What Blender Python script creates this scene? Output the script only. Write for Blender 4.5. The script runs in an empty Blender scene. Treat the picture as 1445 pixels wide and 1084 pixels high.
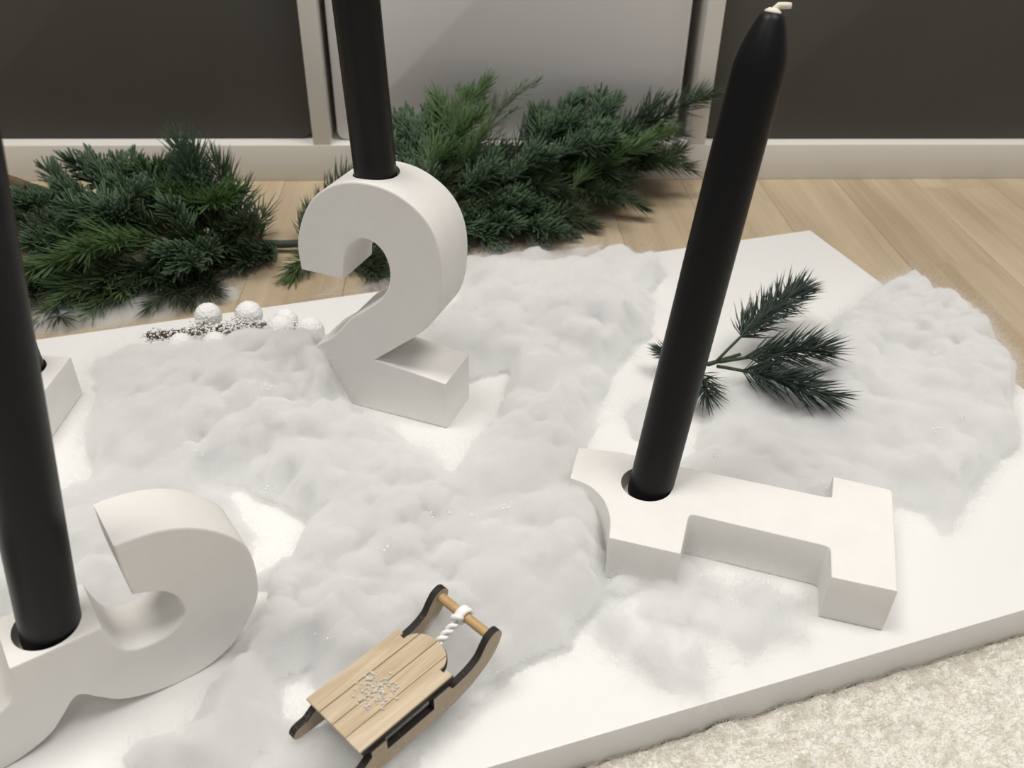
import bpy, bmesh, math, random
import numpy as np
from mathutils import Vector, Matrix, Quaternion

random.seed(7); rng = np.random.default_rng(11)
scene = bpy.context.scene
col = scene.collection
PI = math.pi

# ------------------------------------------------------------------ camera
BOARD_TOP = 0.021                      # metres above the wooden floor
CAM_H = 0.32                           # camera above the board top
F_PX, CX, CY = 1251.73, 722.5, 542.0
PITCH, ROLL = math.radians(35.5677), math.radians(1.2462)
SHELF_YAW, BOARD_YAW = math.radians(3.62), math.radians(18.8836)
fwd = np.array([0, math.cos(PITCH), -math.sin(PITCH)])
up0 = np.array([0, math.sin(PITCH), math.cos(PITCH)]); rt0 = np.array([1., 0, 0])
rt = math.cos(ROLL) * rt0 + math.sin(ROLL) * up0
up = -math.sin(ROLL) * rt0 + math.cos(ROLL) * up0
CAM = np.array([0, 0, CAM_H + BOARD_TOP])
cam_data = bpy.data.cameras.new('camera'); cam = bpy.data.objects.new('camera', cam_data); col.objects.link(cam)
cam.matrix_world = Matrix([[rt[0], up[0], -fwd[0], CAM[0]], [rt[1], up[1], -fwd[1], CAM[1]],
                           [rt[2], up[2], -fwd[2], CAM[2]], [0, 0, 0, 1]])
cam_data.sensor_width = 36; cam_data.lens = F_PX * 36 / 1445
cam_data.clip_start = 0.01
cam_data.dof.use_dof = True; cam_data.dof.focus_distance = 0.45; cam_data.dof.aperture_fstop = 15.0
scene.camera = cam
# ------------------------------------------------------------------ light and exposure
world = bpy.data.worlds.new('room_air'); scene.world = world; world.use_nodes = True
bg = world.node_tree.nodes['Background']; bg.inputs[0].default_value = (1.0, 0.98, 0.95, 1); bg.inputs[1].default_value = 0.27
def area(name, loc, size, power, color, target=(0, .45, 0)):
    d = bpy.data.lights.new(name, 'AREA'); d.shape = 'DISK'; d.size = size; d.energy = power; d.color = color
    o = bpy.data.objects.new(name, d); col.objects.link(o); o.location = loc
    o.rotation_euler = (Vector(target) - Vector(loc)).to_track_quat('-Z', 'Y').to_euler(); return o
area('ceiling_lamp', (-0.60, 0.30, 2.35), 0.9, 31, (1.0, 0.965, 0.915))
area('second_ceiling_lamp', (0.85, 0.30, 2.35), 0.9, 26, (1.0, 0.965, 0.915))
area('third_ceiling_lamp', (0.2, -1.1, 2.35), 0.7, 5, (1.0, 0.95, 0.88))
scene.view_settings.view_transform = 'Standard'; scene.view_settings.look = 'None'
scene.view_settings.gamma = 1.0; scene.view_settings.use_curve_mapping = False
scene.view_settings.exposure = -0.05

# ------------------------------------------------------------------ helpers
def ray(x, y): return rt * (x - CX) / F_PX - up * (y - CY) / F_PX + fwd
def P(x, y, z):                         # pixel -> point at height z above the board top
    d = ray(x, y); return CAM + d * ((z + BOARD_TOP - CAM[2]) / d[2])
def PP(x, y, p0, n):                    # pixel -> point on a plane
    d = ray(x, y); return CAM + d * (((p0 - CAM) @ n) / (d @ n))
def PD(x, y, depth): return CAM + ray(x, y) * depth

def nodes_mat(name):
    m = bpy.data.materials.new(name); m.use_nodes = True
    return m, m.node_tree.nodes, m.node_tree.links, m.node_tree.nodes['Principled BSDF']
def mat(name, c, rough=.5, var=0.0, scale=20., bump=0.0, bscale=200., spec=.5, c2=None, sheen=0., sss=0., coords='Object', stretch=None):
    m, N, L, b = nodes_mat(name)
    b.inputs['Base Color'].default_value = (*c, 1); b.inputs['Roughness'].default_value = rough
    b.inputs['Specular IOR Level'].default_value = spec
    if sheen: b.inputs['Sheen Weight'].default_value = sheen
    if sss:
        b.inputs['Subsurface Weight'].default_value = sss; b.inputs['Subsurface Radius'].default_value = (.004, .004, .004); b.inputs['Subsurface Scale'].default_value = 1
    tc = N.new('ShaderNodeTexCoord'); src = tc.outputs[coords]
    if stretch:
        mp = N.new('ShaderNodeMapping'); mp.inputs['Scale'].default_value = stretch; L.new(src, mp.inputs[0]); src = mp.outputs[0]
    if var or c2:
        n = N.new('ShaderNodeTexNoise'); n.inputs['Scale'].default_value = scale; n.inputs['Detail'].default_value = 5; L.new(src, n.inputs['Vector'])
        r = N.new('ShaderNodeValToRGB'); L.new(n.outputs[0], r.inputs[0])
        a = c2 if c2 else tuple(max(0, v * (1 - var)) for v in c)
        r.color_ramp.elements[0].position = .35; r.color_ramp.elements[1].position = .65
        r.color_ramp.elements[0].color = (*a, 1); r.color_ramp.elements[1].color = (*c, 1)
        L.new(r.outputs[0], b.inputs['Base Color'])
    if bump:
        n2 = N.new('ShaderNodeTexNoise'); n2.inputs['Scale'].default_value = bscale; n2.inputs['Detail'].default_value = 4; L.new(src, n2.inputs['Vector'])
        bp = N.new('ShaderNodeBump'); bp.inputs['Strength'].default_value = bump; bp.inputs['Distance'].default_value = .001
        L.new(n2.outputs[0], bp.inputs['Height']); L.new(bp.outputs[0], b.inputs['Normal'])
    return m

def wood(name, light, dark, scale=1.0, rough=.45, randomise=.0):
    """grain runs along local X"""
    m, N, L, b = nodes_mat(name)
    tc = N.new('ShaderNodeTexCoord'); oi = N.new('ShaderNodeObjectInfo')
    add = N.new('ShaderNodeVectorMath'); add.operation = 'ADD'
    sc = N.new('ShaderNodeVectorMath'); sc.operation = 'SCALE'; sc.inputs['Scale'].default_value = 13.0
    comb = N.new('ShaderNodeCombineXYZ')
    for k in range(3): L.new(oi.outputs['Random'], comb.inputs[k])
    L.new(comb.outputs[0], sc.inputs[0]); L.new(tc.outputs['Object'], add.inputs[0]); L.new(sc.outputs[0], add.inputs[1])
    mp = N.new('ShaderNodeMapping'); mp.inputs['Scale'].default_value = (3.0 * scale, 26 * scale, 26 * scale); L.new(add.outputs[0], mp.inputs[0])
    n1 = N.new('ShaderNodeTexNoise'); n1.inputs['Scale'].default_value = 1.0; n1.inputs['Detail'].default_value = 6; n1.inputs['Distortion'].default_value = 1.2; L.new(mp.outputs[0], n1.inputs['Vector'])
    mp2 = N.new('ShaderNodeMapping'); mp2.inputs['Scale'].default_value = (8 * scale, 240 * scale, 240 * scale); L.new(add.outputs[0], mp2.inputs[0])
    n2 = N.new('ShaderNodeTexNoise'); n2.inputs['Scale'].default_value = 1.0; n2.inputs['Detail'].default_value = 3; L.new(mp2.outputs[0], n2.inputs['Vector'])
    mx = N.new('ShaderNodeMath'); mx.operation = 'MULTIPLY_ADD'; mx.inputs[1].default_value = .45; L.new(n2.outputs[0], mx.inputs[0]); L.new(n1.outputs[0], mx.inputs[2])
    r = N.new('ShaderNodeValToRGB'); L.new(mx.outputs[0], r.inputs[0])
    r.color_ramp.elements[0].position = .5; r.color_ramp.elements[1].position = .92
    r.color_ramp.elements[0].color = (*light, 1); r.color_ramp.elements[1].color = (*dark, 1)
    hsv = N.new('ShaderNodeHueSaturation'); mr = N.new('ShaderNodeMapRange'); L.new(oi.outputs['Random'], mr.inputs[0])
    mr.inputs['To Min'].default_value = 1 - randomise; mr.inputs['To Max'].default_value = 1 + randomise
    L.new(mr.outputs[0], hsv.inputs['Value']); L.new(r.outputs[0], hsv.inputs['Color']); L.new(hsv.outputs[0], b.inputs['Base Color'])
    b.inputs['Roughness'].default_value = rough
    return m

def tag(o, label=None, cat=None, group=None, kind=None):
    if label: o['label'] = label
    if cat: o['category'] = cat
    if group: o['group'] = group
    if kind: o['kind'] = kind
    return o
def empty(name, loc, rz=0.0):
    o = bpy.data.objects.new(name, None); o.empty_display_size = .02; col.objects.link(o); o.location = loc; o.rotation_euler = (0, 0, rz); return o
def link(name, me, m, parent=None, loc=None, rot=None):
    o = bpy.data.objects.new(name, me); col.objects.link(o)
    if m is not None:
        me.materials.clear(); me.materials.append(m)
    if parent: o.parent = parent
    if loc is not None: o.location = loc
    if rot is not None: o.rotation_euler = rot
    return o
def from_bm(name, bm, smooth_angle=None):
    me = bpy.data.meshes.new(name); bmesh.ops.recalc_face_normals(bm, faces=bm.faces); bm.to_mesh(me); bm.free()
    if smooth_angle:
        me.shade_smooth(); me.set_sharp_from_angle(angle=math.radians(smooth_angle))
    return me
def from_np(name, v, f, smooth=True):
    me = bpy.data.meshes.new(name); me.from_pydata([tuple(x) for x in v], [], [tuple(int(i) for i in x) for x in f]); me.update()
    if smooth: me.shade_smooth()
    return me
def add_box(bm, x0, x1, y0, y1, z0, z1, bev=0.0, seg=2):
    vs = bmesh.ops.create_cube(bm, size=1)['verts']
    for v in vs: v.co = Vector(((x0 + x1) / 2 + v.co.x * (x1 - x0), (y0 + y1) / 2 + v.co.y * (y1 - y0), (z0 + z1) / 2 + v.co.z * (z1 - z0)))
    if bev:
        es = list({e for v in vs for e in v.link_edges}); bmesh.ops.bevel(bm, geom=es, offset=bev, segments=seg, affect='EDGES', profile=.6)
def box_mesh(name, *a, **k):
    bm = bmesh.new(); add_box(bm, *a, **k); return from_bm(name, bm, 35)
def smooth_outline(pts, n=6):
    """pts: (x, y, corner?) closed; Catmull-Rom between the smooth ones"""
    out = []; N = len(pts)
    for i in range(N):
        p1, p2 = pts[i], pts[(i + 1) % N]
        p0 = pts[i - 1]; p3 = pts[(i + 2) % N]
        a1, a2 = np.array(p1[:2], float), np.array(p2[:2], float)
        a0 = np.array(p0[:2], float); a3 = np.array(p3[:2], float)
        out.append(tuple(a1))
        if p1[2] and p2[2]: continue
        if p1[2]: a0 = a1 - (a2 - a1) * .6
        if p2[2]: a3 = a2 + (a2 - a1) * .6
        d = np.linalg.norm(a2 - a1)
        m1 = (a2 - a0) / (np.linalg.norm(a1 - a0) + d) * d; m2 = (a3 - a1) / (np.linalg.norm(a3 - a2) + d) * d
        for k in range(1, n):
            t = k / n
            out.append(tuple((2*t**3-3*t*t+1)*a1 + (t**3-2*t*t+t)*m1 + (-2*t**3+3*t*t)*a2 + (t**3-t*t)*m2))
    return out
def slab(outline, thick, axis, bev=.0008):
    """closed 2D outline -> solid; axis 'y': outline is (x,z), depth 0..thick; axis 'z': outline (x,y), z -thick..0"""
    bm = bmesh.new()
    if axis == 'y': vs = [bm.verts.new((x, 0, z)) for x, z in outline]; off = Vector((0, thick, 0))
    else: vs = [bm.verts.new((x, y, 0)) for x, y in outline]; off = Vector((0, 0, -thick))
    f = bm.faces.new(vs); r = bmesh.ops.extrude_face_region(bm, geom=[f])
    nv = [g for g in r['geom'] if isinstance(g, bmesh.types.BMVert)]; bmesh.ops.translate(bm, verts=nv, vec=off)
    nf = [g for g in r['geom'] if isinstance(g, bmesh.types.BMFace)]
    if bev:
        rim = list({e for ff in nf + [f] if ff.is_valid for e in ff.edges})
        bmesh.ops.bevel(bm, geom=rim, offset=bev, segments=2, affect='EDGES', profile=.5, clamp_overlap=True)
    return bm
def cut_hole(me, centre, direction, radius, depth, cap=1):
    """bore a round hole into the mesh (boolean, baked at once)"""
    o = bpy.data.objects.new('tmp', me); col.objects.link(o)
    bm = bmesh.new(); bmesh.ops.create_cone(bm, cap_ends=True, segments=48, radius1=radius, radius2=radius, depth=depth * 2)
    cm = bpy.data.meshes.new('tmp_cut'); bm.to_mesh(cm); bm.free()
    c = bpy.data.objects.new('tmp_cut', cm); col.objects.link(c)
    c.matrix_world = Matrix.Translation(Vector(centre)) @ Vector(direction).to_track_quat('Z', 'X').to_matrix().to_4x4()
    md = o.modifiers.new('b', 'BOOLEAN'); md.object = c; md.operation = 'DIFFERENCE'; md.solver = 'EXACT'
    bpy.context.view_layer.update()
    res = bpy.data.meshes.new_from_object(o.evaluated_get(bpy.context.evaluated_depsgraph_get()))
    bpy.data.objects.remove(o); bpy.data.objects.remove(c)
    res.shade_smooth(); bm = bmesh.new(); bm.from_mesh(res)
    for e in bm.edges:
        caps = sum(1 for f in e.link_faces if abs(f.normal[cap]) > .999)
        e.smooth = not (caps == 1 or (len(e.link_faces) == 2 and e.calc_face_angle(0) > math.radians(32)))
    bm.to_mesh(res); bm.free(); return res
def tube_np(path, radii, seg=8, cap=True):
    path = np.array(path, float); n = len(path); radii = np.broadcast_to(np.array(radii, float), (n,))
    T = np.gradient(path, axis=0); T /= np.linalg.norm(T, axis=1)[:, None] + 1e-12
    ref = np.array([0, 0, 1.]) if abs(T[0][2]) < .9 else np.array([1., 0, 0])
    V = []; F = []
    u = np.cross(T[0], ref); u /= np.linalg.norm(u)
    for i in range(n):
        u = u - T[i] * (u @ T[i]); u /= np.linalg.norm(u); w = np.cross(T[i], u)
        for k in range(seg):
            a = 2 * PI * k / seg; V.append(path[i] + radii[i] * (math.cos(a) * u + math.sin(a) * w))
    for i in range(n - 1):
        for k in range(seg): F.append((i*seg+k, i*seg+(k+1) % seg, (i+1)*seg+(k+1) % seg, (i+1)*seg+k))
    if cap: F.append(tuple(range(seg - 1, -1, -1))); F.append(tuple((n-1)*seg + k for k in range(seg)))
    return V, F
def lathe(name, prof, seg=40):
    V = []; F = []
    for r, z in prof:
        for k in range(seg): a = 2*PI*k/seg; V.append((r*math.cos(a), r*math.sin(a), z))
    for i in range(len(prof) - 1):
        for k in range(seg): F.append((i*seg+k, i*seg+(k+1) % seg, (i+1)*seg+(k+1) % seg, (i+1)*seg+k))
    F.append(tuple(range(seg-1, -1, -1))); F.append(tuple((len(prof)-1)*seg+k for k in range(seg)))
    me = from_np(name, V, F); me.set_sharp_from_angle(angle=math.radians(50)); return me
# vectorised value noise
_tab = rng.random((64, 64, 64)).astype(np.float32)
def vnoise(p):
    p = np.asarray(p, np.float32); i = np.floor(p).astype(int); f = p - i; f = f*f*f*(f*(f*6-15)+10); i &= 63; j = (i + 1) & 63
    g = lambda a, b, c: _tab[a, b, c]
    x0, y0, z0 = i[..., 0], i[..., 1], i[..., 2]; x1, y1, z1 = j[..., 0], j[..., 1], j[..., 2]
    fx, fy, fz = f[..., 0], f[..., 1], f[..., 2]
    a = g(x0,y0,z0)*(1-fx)+g(x1,y0,z0)*fx; b = g(x0,y1,z0)*(1-fx)+g(x1,y1,z0)*fx
    c = g(x0,y0,z1)*(1-fx)+g(x1,y0,z1)*fx; d = g(x0,y1,z1)*(1-fx)+g(x1,y1,z1)*fx
    return ((a*(1-fy)+b*fy)*(1-fz)+(c*(1-fy)+d*fy)*fz)*2-1
def fbm(p, o=4):
    p = np.asarray(p, np.float32); s = 0; a = 1.0; t = 0
    for k in range(o): s = s + a*vnoise(p*2**k+k*17.3); t += a; a *= .5
    return s/t
def hair(name, pts, radius, m, parent=None):
    """pts: (n_strands, n_points, 3)"""
    n, k, _ = pts.shape
    cu = bpy.data.hair_curves.new(name); cu.add_curves([k] * n)
    cu.position_data.foreach_set('vector', np.ascontiguousarray(pts, np.float32).ravel())
    at = cu.attributes.get('radius') or cu.attributes.new('radius', 'FLOAT', 'POINT')
    prof = np.linspace(1, .45, k); at.data.foreach_set('value', np.tile(radius * prof, n).astype(np.float32))
    cu.materials.append(m); o = bpy.data.objects.new(name, cu); col.objects.link(o)
    if parent: o.parent = parent
    return o

# ------------------------------------------------------------------ materials
M_board = mat('white_melamine', (.78, .777, .765), .38, spec=.4)
M_plaster = mat('matt_white_plaster', (.80, .785, .76), .75, var=.03, scale=60, bump=.12, bscale=500, spec=.25)
M_candle = mat('black_wax', (.0052, .0052, .0060), .40, bump=.04, bscale=120, spec=.2)
M_wick = mat('cream_cotton_wick', (.75, .7, .6), .9)
M_shelf = mat('white_foil_shelf', (.72, .70, .655), .4, spec=.4)
M_dark = mat('charcoal_fabric', (.090, .087, .079), .85, var=.10, scale=9, bump=.25, bscale=900, spec=.2)
M_grey = mat('pale_grey_plastic', (.68, .67, .67), .48, spec=.5)
M_floor = wood('pale_oak', (.52, .425, .295), (.39, .30, .20), .8, .42, .05)
M_gap = mat('dark_joint', (.27, .20, .13), .9)
M_wall = mat('painted_wall', (.7, .68, .64), .9, var=.02)
M_rugbase = mat('cream_rug_backing', (.75, .725, .67), .95, var=.05, scale=60)

def fibre_mat(name, c):
    m, N, L, b = nodes_mat(name); out = N['Material Output']
    d = N.new('ShaderNodeBsdfDiffuse'); d.inputs[0].default_value = (*c, 1)
    t = N.new('ShaderNodeBsdfTranslucent'); t.inputs[0].default_value = (*c, 1)
    mx = N.new('ShaderNodeMixShader'); mx.inputs[0].default_value = .5
    L.new(d.outputs[0], mx.inputs[1]); L.new(t.outputs[0], mx.inputs[2]); L.new(mx.outputs[0], out.inputs[0]); N.remove(b); return m
M_rug = fibre_mat('cream_wool', (.80, .775, .72))
M_fibre = fibre_mat('cotton_fibre', (.86, .87, .87))
M_cloud = bpy.data.materials.new('loose_cotton'); M_cloud.use_nodes = True
_N = M_cloud.node_tree.nodes; _N.remove(_N['Principled BSDF']); _v = _N.new('ShaderNodeVolumePrincipled'); _v.inputs['Color'].default_value = (.9945, .9945, .9938, 1); _v.inputs['Density'].default_value = 290; _v.inputs['Anisotropy'].default_value = 0.0
M_cloud.node_tree.links.new(_v.outputs[0], _N['Material Output'].inputs['Volume'])
scene.cycles.volume_bounces = 10; scene.cycles.max_bounces = 16; scene.cycles.transparent_max_bounces = 24
M_cotton = mat('cotton_wadding', (.89, .893, .890), 1.0, spec=.0, sss=.0, bump=.5, bscale=260)

# ------------------------------------------------------------------ the room
FZ = -BOARD_TOP
p0 = P(331, 255.3, FZ)                         # on the line where the shelf unit meets the floor
sx = np.array([math.cos(SHELF_YAW), math.sin(SHELF_YAW), 0]); sn = np.array([-sx[1], sx[0], 0])
def s_of(px, py): return float((PP(px, py, p0, sn) - p0) @ sx)
fl = box_mesh('floor', -2.2, 2.2, -2.2, 1.6, -.05, -.012)
o = link('floor', fl, M_gap); tag(o, kind='structure'); floor = o
# strips of the parquet run at right angles to the shelf unit
ang = SHELF_YAW + PI/2
W = .0768
joint_x = float(np.interp(0, [0], [.2505]))
d_ = np.array([math.cos(ang), math.sin(ang)]); nrm = np.array([d_[1], -d_[0]])
q = P(1179.4, 256, FZ)[:2]; base_off = float(q @ nrm)
plank_meshes = {}
for k in range(-17, 15):
    off = base_off + W*k + W/2
    s = -.62 + ((k*.37) % 1.0)*.42 - .42
    if k == -2: s = float(P(1065, 284, FZ)[:2] @ d_) - .42*3
    while s < 1.0:
        ln = .42
        if s + ln > -.55:
            if ln not in plank_meshes: plank_meshes[ln] = box_mesh('plank', -ln/2+.00012, ln/2-.00012, -W/2+.00012, W/2-.00012, -.012, 0, bev=.0003, seg=1)
            c = nrm*off + d_*(s+ln/2)
            o = link('plank', plank_meshes[ln], M_floor, floor, (c[0], c[1], 0), (0, 0, ang))
        s += ln
wl = box_mesh('wall_back', -2.2, 2.2, 0, .05, 0, 2.4)
o = link('wall_back', wl, M_wall, None, tuple(p0 + sn*.42), (0, 0, SHELF_YAW)); tag(o, kind='structure')

# ------------------------------------------------------------------ shelf unit
s1a, s1b = s_of(418.3, 0), s_of(445, 0)
s2a, s2b = s_of(1000.3, 0), s_of(1025.5, 0)
BAY = s2a - s1b; PT = ((s1b-s1a)+(s2b-s2a))/2
shelf = empty('shelf_unit', (p0[0], p0[1], 0), SHELF_YAW); tag(shelf, 'long white open shelf unit with square compartments standing on the floor', 'shelf unit')
zb = float(PP(445, 205, p0, sn)[2])             # top of the thick bottom panel
xl = s1a - BAY - .038; xr = s2b + BAY + .038; DEP = .39; HT = zb + 2*BAY + PT + .038
part = lambda nm, m, *a, **k: link(nm, box_mesh(nm, *a, **k), m, shelf)
part('bottom_panel', M_shelf, xl, xr, 0, DEP, 0, zb, bev=.0009)
part('top_panel', M_shelf, xl, xr, 0, DEP, HT-.038, HT, bev=.0009)
part('side_panel', M_shelf, xl, xl+.038, 0, DEP, zb, HT-.038, bev=.0009)
part('side_panel', M_shelf, xr-.038, xr, 0, DEP, zb, HT-.038, bev=.0009)
part('upright', M_shelf, s1a, s1b, .0005, DEP, zb, HT-.038, bev=.0007)
part('upright', M_shelf, s2a, s2b, .0005, DEP, zb, HT-.038, bev=.0007)
for a, b in ((xl+.038, s1a), (s1b, s2a), (s2b, xr-.038)):
    part('shelf_board', M_shelf, a, b, .0005, DEP, zb+BAY, zb+BAY+PT, bev=.0007)
def rounded_rect(x0, x1, z0, z1, r, n=6):
    out = []
    for cx, cz, a0 in ((x1-r, z0+r, -PI/2), (x1-r, z1-r, 0), (x0+r, z1-r, PI/2), (x0+r, z0+r, PI)):
        for k in range(n+1): a = a0 + k*PI/2/n; out.append((cx+r*math.cos(a), cz+r*math.sin(a)))
    return out
def bin_box(x0, x1, front, m, label, group=None, r=.012, top=.02, inset=.004):
    e = empty('storage_box', tuple(p0 + sx*((x0+x1)/2) + sn*front + np.array([0, 0, 0])), SHELF_YAW); e.location.z = zb
    w = (x1-x0)/2; h = BAY-top
    bm = slab(rounded_rect(-w, w, .0004, h, r), .012, 'y', .0025); link('front_panel', from_bm('front_panel', bm, 35), m, e)
    bm = bmesh.new(); t = .004
    i_ = inset; add_box(bm, -w+i_, w-i_, .012, .34, .001, .001+t); add_box(bm, -w+i_, -w+i_+t, .012, .34, .001, h-.004); add_box(bm, w-i_-t, w-i_, .012, .34, .001, h-.004); add_box(bm, -w+i_, w-i_, .336, .34, .001, h-.004)
    link('body', from_bm('body', bm), m, e)
    hb = slab(rounded_rect(-.035, .035, h*.66, h*.66+.022, .01), .003, 'y', .0008)
    ho = link('handle', from_bm('handle', hb, 35), m, e, (0, -.003, 0))
    tag(e, label, 'storage box', group); return e
bin_box(xl+.040, s1a-.001, .0165, M_dark, 'charcoal fabric storage box in the compartment beside the fir garland end', 'boxes in the shelf compartments')
bin_box(s1b+.0055, s2a-.0105, .012, M_grey, 'pale grey smooth storage box between two dark ones', 'boxes in the shelf compartments', r=.008, inset=.02)
bin_box(s2b+.001, xr-.040, .0145, M_dark, 'charcoal fabric storage box behind the tilted candle', 'boxes in the shelf compartments')

# ------------------------------------------------------------------ white board
bx = np.array([math.cos(BOARD_YAW), math.sin(BOARD_YAW), 0]); by = np.array([-bx[1], bx[0], 0])
c0 = P(1143.1, 324.6, 0); fr = P(1445, 861, 0)
BD = float((c0 - fr) @ by); BL = .95
bo = c0 - bx*BL - by*BD; bo[2] = 0
o = link('display_board', box_mesh('display_board', 0, BL, 0, BD, 0, BOARD_TOP, bev=.0009), M_board, None, tuple(bo), (0, 0, BOARD_YAW))
tag(o, 'large flat white board lying on the wooden floor under the candles', 'board')

# ------------------------------------------------------------------ rug
rug = empty('rug', tuple(bo + bx*.1 - by*.0012), BOARD_YAW); tag(rug, 'cream fluffy wool rug along the front edge of the white board', 'rug')
nx, ny = 420, 220; gx = np.linspace(0, 1.25, nx); gy = np.linspace(-.55, 0, ny); X, Y = np.meshgrid(gx, gy)
def rug_h(x, y):
    q = np.stack([x*52, y*52, x*0+3], -1); w = np.stack([fbm(q*.7+20, 2), fbm(q*.7+40, 2), x*0], -1)
    return np.clip(.0022 + .0050*(fbm(q+w*1.2, 3)) + .0016*fbm(q*3.2, 2), .0004, .0062)
Vr = np.stack([X, Y, rug_h(X, Y)], -1).reshape(-1, 3)
Fr = [(j*nx+i, j*nx+i+1, (j+1)*nx+i+1, (j+1)*nx+i) for j in range(ny-1) for i in range(nx-1)]
o = link('backing', from_np('backing', Vr, Fr), M_rugbase, rug)
n = 200000
rx = rng.random(n)*.85 + .36; ry = -np.abs(rng.random(n)**1.3)*.38 + .001
cl = lambda sd, fq: fbm(np.stack([rx*fq, ry*fq, rx*0+sd], -1), 2)
clump, clump2 = cl(9, 60)+.6*cl(70, 160), cl(29, 60)+.6*cl(90, 160)
rz = rug_h(rx, ry); L_ = .0052*(.6+.7*rng.random(n)); k = 6; t = np.linspace(0, 1, k); ph = rng.random(n)*2*PI
dx = clump*1.0 + .8*np.cos(ph); dy = clump2*1.0 + .8*np.sin(ph)
pts = np.zeros((n, k, 3))
for i, tt in enumerate(t):
    cu = .0008*np.sin(tt*9+ph)*tt
    pts[:, i, 0] = rx + L_*dx*tt**1.3*.75 + cu; pts[:, i, 1] = np.minimum(ry + L_*dy*tt**1.3*.75 + cu*np.cos(ph*3), .0008); pts[:, i, 2] = rz - .0008 + L_*(tt-.55*tt*tt)*.8
h_ = hair('pile', pts, .00009, M_rug, rug); tag(h_, kind='stuff')

# ------------------------------------------------------------------ number blocks
def cand(name, base, direction, label, group=None, length=.25, wick=True):
    e = bpy.data.objects.new(name, None); e.empty_display_size = .02; col.objects.link(e)
    e.location = tuple(base); e.rotation_mode = 'QUATERNION'; e.rotation_quaternion = Vector(direction).to_track_quat('Z', 'X')
    R = .0109; s = length
    prof = [(R*.93, 0), (R*.985, .0012), (R, .003), (R, s*.5), (R, s-.0225), (R*.985, s-.0198), (R*.94, s-.0165), (R*.85, s-.0122), (R*.70, s-.0072), (R*.54, s-.0028), (R*.44, s-.0006), (R*.30, s)]
    link('wax_body', lathe('wax_body', prof), M_candle, e)
    wd = e.rotation_quaternion.inverted() @ Vector((1, 0, 0)); wd.z = 0; wd.normalize()
    w = [(wd.x*a, wd.y*a, s+b) for a, b in ((0, -.002), (.0004, .0012), (.0016, .0026), (.0040, .0030), (.0064, .0034))]
    V, F = tube_np(w, [.0016, .0013, .0013, .0013, .0011], 8); link('wick', from_np('wick', V, F), M_wick, e)
    V, F = tube_np([(0, 0, s-.0012), (0, 0, s+.0006), (0, 0, s+.0016)], [.0036, .0032, .0017], 12); link('wick_collar', from_np('wick_collar', V, F), M_wick, e)
    tag(e, label, 'candle', group); return e

# "2": upright, front face on a vertical plane
A2 = P(500, 571, 0); B2 = P(631, 605, 0); u2 = (B2-A2)/np.linalg.norm(B2-A2); u2[2] = 0; u2 /= np.linalg.norm(u2); n2 = np.array([-u2[1], u2[0], 0])
def f2(cx, cy, c=0):
    q = PP(400+cx/2.71, 220+cy/2.71, B2, n2); return (float((q-B2) @ u2), float(q[2]-BOARD_TOP), c)
o2 = [(0, 0, 1), (*f2(620, 873)[:2], 1), (*f2(352, 780)[:2], 1), f2(430, 735), f2(520, 682), f2(572, 632), f2(600, 560), f2(608, 450), f2(597, 360), f2(566, 280), f2(520, 217), f2(460, 166), f2(400, 131), f2(330, 108), f2(260, 100), f2(188, 112), f2(122, 152), f2(84, 207), f2(60, 280), f2(54, 350), (*f2(68, 435)[:2], 1), (*f2(228, 473)[:2], 1),
      f2(231, 410), f2(240, 362), f2(265, 330), f2(300, 317), f2(340, 330), f2(375, 362), f2(399, 410), f2(406, 460), f2(399, 505), f2(375, 545), f2(330, 578), f2(250, 628), f2(190, 690), (-.0845, .034, 0), (-.0875, .018, 0), (-.0885, 0, 1)]
o2[1] = (0.0, o2[1][1], 1)
me = from_bm('number_two', slab(smooth_outline(o2), .033, 'y', .0009))
ztop = max(p[1] for p in o2)
hub = PP(531, 243, B2 + n2*.0165, n2); hu = float((hub-B2) @ u2)
me = cut_hole(me, (hu, .0165, ztop), (.0, 0, 1), .0121, .014)
o = link('number_block', me, M_plaster, None, (B2[0], B2[1], BOARD_TOP), (0, 0, math.atan2(u2[1], u2[0])))
tag(o, 'white plaster digit two standing upright with a candle in its crown', 'candle holder')
cb = B2 + u2*hu + n2*.0165; cb[2] = BOARD_TOP + ztop - .013
tp = PD(502.4, 0, .40)
cand('candle', cb, tp - cb, 'black dinner candle standing in the top of the upright digit two', length=.25)

# "1": lying on its back, face up
T1 = .0265
f1 = lambda x, y, c=0: (*P(x, y, T1)[:2], c)
o1 = [f1(816, 631, 1), f1(877, 637.5, 1), f1(957, 657, 1), f1(1163.8, 700.4, 1), f1(1173.5, 701, 1), f1(1175.6, 672, 1), f1(1255, 690, 1), f1(1260, 694, 1), f1(1267, 834.5, 1), f1(1173, 814.3, 1), f1(1172, 781, 0), f1(1170.5, 773.5, 0), f1(1163.8, 769.7, 1), f1(982, 727, 1), f1(974.5, 727, 0), f1(971.3, 732.5, 1), f1(960.8, 781.5, 1), f1(859.3, 758.7, 1), f1(860.6, 732.8), f1(856, 715), f1(849, 702), f1(835, 688.0), f1(820, 680), f1(804, 674.5, 1)]
o1c = np.mean([p[:2] for p in o1], axis=0)
me = from_bm('number_one', slab([(x-o1c[0], y-o1c[1]) for x, y in smooth_outline(o1, 4)], T1, 'z', .0009))
h1 = P(912.5, 683, T1)
me = cut_hole(me, (h1[0]-o1c[0], h1[1]-o1c[1], 0), (0, 0, 1), .0126, .009, 2)
o = link('number_block', me, M_plaster, None, (o1c[0], o1c[1], BOARD_TOP+T1)); tag(o, 'white plaster digit one lying flat on its back with a tilted candle in it', 'candle holder')
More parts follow.
